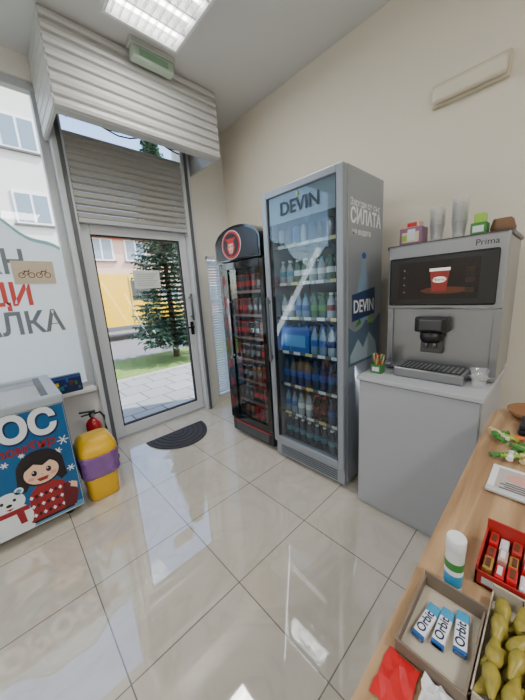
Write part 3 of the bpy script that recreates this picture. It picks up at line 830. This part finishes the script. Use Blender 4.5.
F(ell(bx-.04, .09, .04, .02, 16), PW, 6); F(ell(bx+.05, .09, .04, .02, 16), PW, 6)
o.done('print_artwork', fz_)
text('print_logo_shadow', 'МОРОС', (.150, L0-.0005, .632), '-Y', .21, NAVY, fz_, 'RIGHT', bold=.014, xs=.9)
text('print_logo', 'МОРОС', (.146, L0-.003, .640), '-Y', .21, PW, fz_, 'RIGHT', bold=.009, xs=.9)
text('print_script', 'Пломбир', (.12, L0-.003, .56), '-Y', .075, PR, fz_, 'RIGHT', bold=.002)

o = MB()
o.box(-.08, .44, 2.868, 2.925, .637, .79, NAVY, .004)
for k in range(24):
    w_ = random.uniform(.012, .03); xx = -.07+(k*.0417) % .48; zz = .645+random.random()*.09
    o.box(xx, xx+w_, 2.8655, 2.868, zz, zz+random.uniform(.015, .04), [RED, YEL, TEAL, BLUE, BROWN, GREEN][k % 6])
o.box(-.08, .44, 2.865, 2.867, .765, .778, BLUE)
o.done('snack_display_box')

# ------------------------------------------------------------ bin
o = MB()
bxc, byc = .34, 2.235
BY = M('bin_yellow', (236, 184, 14), .35)
o.loft([(.0, .088, .10, bxc, byc), (.01, .097, .108, bxc, byc), (.34, .118, .13, bxc, byc), (.345, .11, .12, bxc, byc)], BY, 40, 5)
o.loft([(.18, .112, .124, bxc, byc), (.21, .126, .134, bxc, byc), (.24, .120, .132, bxc, byc), (.27, .128, .137, bxc, byc), (.30, .121, .134, bxc, byc), (.335, .130, .139, bxc, byc), (.355, .122, .134, bxc, byc)], PURPLE, 56, 5, .04)
o.loft([(.345, .125, .138, bxc, byc), (.365, .128, .14, bxc, byc), (.40, .122, .128, bxc, byc), (.455, .10, .085, bxc, byc), (.475, .07, .04, bxc, byc)], BY, 40, 4)
o.box(bxc-.08, bxc+.08, byc-.115, byc-.105, .375, .42, M('bin_flap', (212, 160, 10), .4), .004, rot=(-.45, 'X'))
o.done('trash_bin')

o = MB()
ex, ey = .43, 2.66
XR = M('extinguisher_red', (190, 20, 24), .25, coat=.5)
o.lathe((ex, ey, 0), [(.055, 0), (.06, .01), (.06, .36), (.055, .39), (.035, .415), (.018, .425), (.018, .44)], XR, 24)
o.lathe((ex, ey, .14), [(.0605, 0), (.0608, .01), (.0608, .14), (.0605, .15)], LABELW, 24, caps=False)
o.lathe((ex, ey, .44), [(.02, 0), (.024, .01), (.024, .035), (.012, .045)], BLACK, 16)
o.box(ex-.09, ex+.03, ey-.012, ey+.012, .485, .497, BLACK, .003, rot=(.15, 'Y')); o.box(ex-.08, ex+.02, ey-.010, ey+.010, .462, .472, BLACK, .003)
o.lathe((ex, ey-.02, .46), [(.014, -.02), (.014, 0)], STEEL, 14, axis='Y')
o.tube([(ex+.02, ey, .46), (ex+.06, ey-.01, .465), (ex+.085, ey-.015, .42), (ex+.085, ey-.015, .3), (ex+.075, ey-.01, .16)], .009, BLACK)
o.cyl((ex+.075, ey-.01, .17), (ex+.073, ey-.01, .08), .010, BLACK, 12, .018)
o.done('fire_extinguisher')

mm = M('mat_dark_rubber', (62, 62, 66), .9, noise=.3, nscale=120, bump=.5)
o = MB()
mc = (1.14, 2.66)
o.prism([(mc[0]+.31*math.cos(a), mc[1]-.37*math.sin(a)) for a in [pi*i/32 for i in range(33)]], 'Z', .0005, .012, mm)
for r in (.27, .22, .17, .12, .07):
    pts = [(mc[0]+r*math.cos(a), mc[1]-.02-r*1.15*math.sin(a), .012) for a in [pi*i/24 for i in range(25)]]
    o.tube(pts, .004, M('mat_rib', (44, 44, 48), .9), 6)
o.done('doormat')

# ------------------------------------------------------------ outside
pv = bpy.data.materials.new('paving_slabs'); pv.use_nodes = True
nt = pv.node_tree; b = nt.nodes['Principled BSDF']; g = nt.nodes.new('ShaderNodeNewGeometry')
br = nt.nodes.new('ShaderNodeTexBrick'); br.inputs['Scale'].default_value = 1; br.inputs['Brick Width'].default_value = .4; br.inputs['Row Height'].default_value = .4
br.offset = 0.5; br.inputs['Mortar Size'].default_value = .010
br.inputs['Color1'].default_value = lin((150, 150, 150)); br.inputs['Color2'].default_value = lin((134, 136, 138)); br.inputs['Mortar'].default_value = lin((84, 84, 82))
nt.links.new(g.outputs['Position'], br.inputs['Vector']); nt.links.new(br.outputs['Color'], b.inputs['Base Color']); b.inputs['Roughness'].default_value = .8
o = MB(); o.box(-8, 12, YN+.22, 5.34, -.2, -.04, pv); o.done('pavement')
o = MB(); o.box(-8, 12, 5.4, 7.19, -.2, -.03, M('lawn', (104, 130, 64), .9, noise=.5, nscale=14, bump=1))
o.box(-8, 12, 5.35, 5.4, -.2, -.03, M('curb', (180, 178, 172), .8)); o.done('lawn_strip')
o = MB(); o.box(-20, 30, 7.2, 15.8, -.25, -.08, M('asphalt', (112, 112, 114), .9, noise=.15, nscale=8)); o.done('street')
TX, TY = 3.02, 6.35
tr = empty('spruce_tree', (TX, TY, -.03))
o = MB(); o.cyl((TX, TY, -.03), (TX, TY, 4.6), .08, M('bark', (84, 64, 48), .9), 10, .015); o.done('trunk', tr)
o = MB()
N1 = M('needles', (66, 96, 74), .8, noise=.3, nscale=4); N2 = M('needles_light', (112, 142, 116), .8); N3 = M('needles_dark', (34, 56, 44), .8)
for lv in range(44):
    z = .34+lv*.1; R = .95*(1-(z/5.0))**.75
    nb = int(15+R*15)
    for k in range(nb):
        a = random.uniform(0, 2*pi); L = R*random.uniform(.6, 1.18)
        d = Vector((math.cos(a), math.sin(a), -.10)); s_ = Vector((-math.sin(a), math.cos(a), 0))
        n = max(4, int(L*15))
        for i in range(n):
            t = (i+.5)/n; p = Vector((TX, TY, z))+d*L*t+Vector((0, 0, .1*t*t))
            w = .10*(1.15-t*.5)
            for sg in (-1, 1):
                q = p+s_*sg*w+d*w*.8+Vector((0, 0, random.uniform(-.07, .03)))
                r_ = random.random()
                o.face([p-d*.035, q, p+d*.045+Vector((0, 0, .015))], N1 if r_ < .5 else (N2 if r_ < .85 else N3))
o.done('needled_branches', tr)

vn = empty('yellow_van', (3.2, 12, -.08))
VY = M('van_yellow', (240, 188, 16), .3, coat=.5); VG = M('van_glass', (40, 50, 58), .1)
BG = M('house_glass', (128, 142, 152), .15)
sx_ = -.55
o = MB()
prof = [(1.6, .28), (6.3, .28), (6.35, .9), (6.2, 1.15), (5.5, 1.35), (4.95, 2.15), (4.6, 2.3), (1.7, 2.32), (1.58, 2.1)]
o.prism([(p[0]+sx_, p[1]) for p in prof], 'Y', 11.0, 12.8, VY)
o.done('van_body', vn)
o = MB()
o.prism([(5.42+sx_, 1.36), (4.92+sx_, 2.08), (4.35+sx_, 2.08), (4.35+sx_, 1.36)], 'Y', 10.985, 11.0, VG)
o.box(1.6+sx_, 6.3+sx_, 10.98, 11.0, .3, .45, GREYD); o.box(6.25+sx_, 6.36+sx_, 11.05, 11.3, .85, 1.0, WPL)
o.box(4.27+sx_, 4.29+sx_, 10.985, 10.999, .5, 2.2, GREYD); o.box(2.82+sx_, 2.84+sx_, 10.985, 10.999, .5, 2.2, GREYD)
o.done('van_windows', vn)
o = MB()
for x in (2.3+sx_, 5.5+sx_):
    for y in (10.97, 12.63):
        o.lathe((x, y, .26), [(.30, 0), (.34, .03), (.34, .17), (.30, .2)], BLACK, 24, 'Y'); o.lathe((x, y-.012, .26), [(.18, 0), (.2, .02)], SILV, 20, 'Y')
o.done('van_wheels', vn)

def building(name, x0, x1, y, h, wall, nx, nz, z00, roof):
    e = empty(name, ((x0+x1)/2, y, -.08))
    o = MB(); o.box(x0, x1, y, y+6, -.1, h, wall)
    o.box(x0-.1, x1+.1, y-.35, y+6.1, h, h+.25, roof)
    o.done('facade', e)
    o = MB(); w = (x1-x0)/nx
    for i in range(nx):
        for j in range(nz):
            cx = x0+w*(i+.5); cz = z00+j*2.9
            o.box(cx-.65, cx+.65, y-.06, y, cz-.65, cz+.65, WPL)
            o.box(cx-.55, cx-.05, y-.08, y-.05, cz-.55, cz+.55, BG); o.box(cx+.05, cx+.55, y-.08, y-.05, cz-.55, cz+.55, BG)
            o.box(cx-.75, cx+.75, y-.14, y, cz-.73, cz-.66, GREYD)
    o.done('facade_windows', e)
building('apartment_building', -9, 3.6, 16.2, 11, M('facade_cream', (222, 218, 210), .8, noise=.04, nscale=1), 4, 3, 2.6, M('roof_grey', (130, 130, 130), .8))
building('town_house', 4.2, 14, 19.0, 5.0, M('facade_pink', (214, 178, 160), .8, noise=.04, nscale=1), 5, 2, 1.5, M('roof_tile', (176, 84, 60), .8, noise=.2, nscale=6))
o = MB(); o.box(-40, 50, 15.8, 60, -.4, -.1, M('far_ground', (120, 120, 112), .9)); o.done('ground_far')

# ------------------------------------------------------------ sky + sun
w = bpy.data.worlds.new('sky'); scene.world = w; w.use_nodes = True
nt = w.node_tree; bg = nt.nodes['Background']
sk = nt.nodes.new('ShaderNodeTexSky')
try:
    sk.sky_type = 'NISHITA'; sk.sun_disc = False; sk.sun_elevation = math.radians(48); sk.sun_rotation = math.radians(130)
except Exception: pass
nt.links.new(sk.outputs[0], bg.inputs[0]); bg.inputs[1].default_value = .8
sl = bpy.data.lights.new('sun', 'SUN'); sl.energy = 11; sl.angle = .01; sl.color = (1, .96, .9)
so = bpy.data.objects.new('sun', sl); scene.collection.objects.link(so)
so.rotation_euler = Vector((-.75, .38, -.95)).to_track_quat('-Z', 'Y').to_euler()

# ------------------------------------------------------------ camera
cam = bpy.data.cameras.new('camera'); co = bpy.data.objects.new('camera', cam); scene.collection.objects.link(co)
cam.sensor_fit = 'VERTICAL'; cam.sensor_height = 24; cam.lens = 24*279/700; cam.clip_start = .02
Zc = Vector((-.0623, .9763, .2068)).normalized()
Xc = Vector((.7228, .1861, -.6655)); Xc = (Xc-Zc*Xc.dot(Zc)).normalized()
Yc = Zc.cross(Xc)
R = Matrix((Xc, Yc, Zc))
co.matrix_world = Matrix.Translation((0, 0, 1.4)) @ R.to_4x4()
scene.camera = co
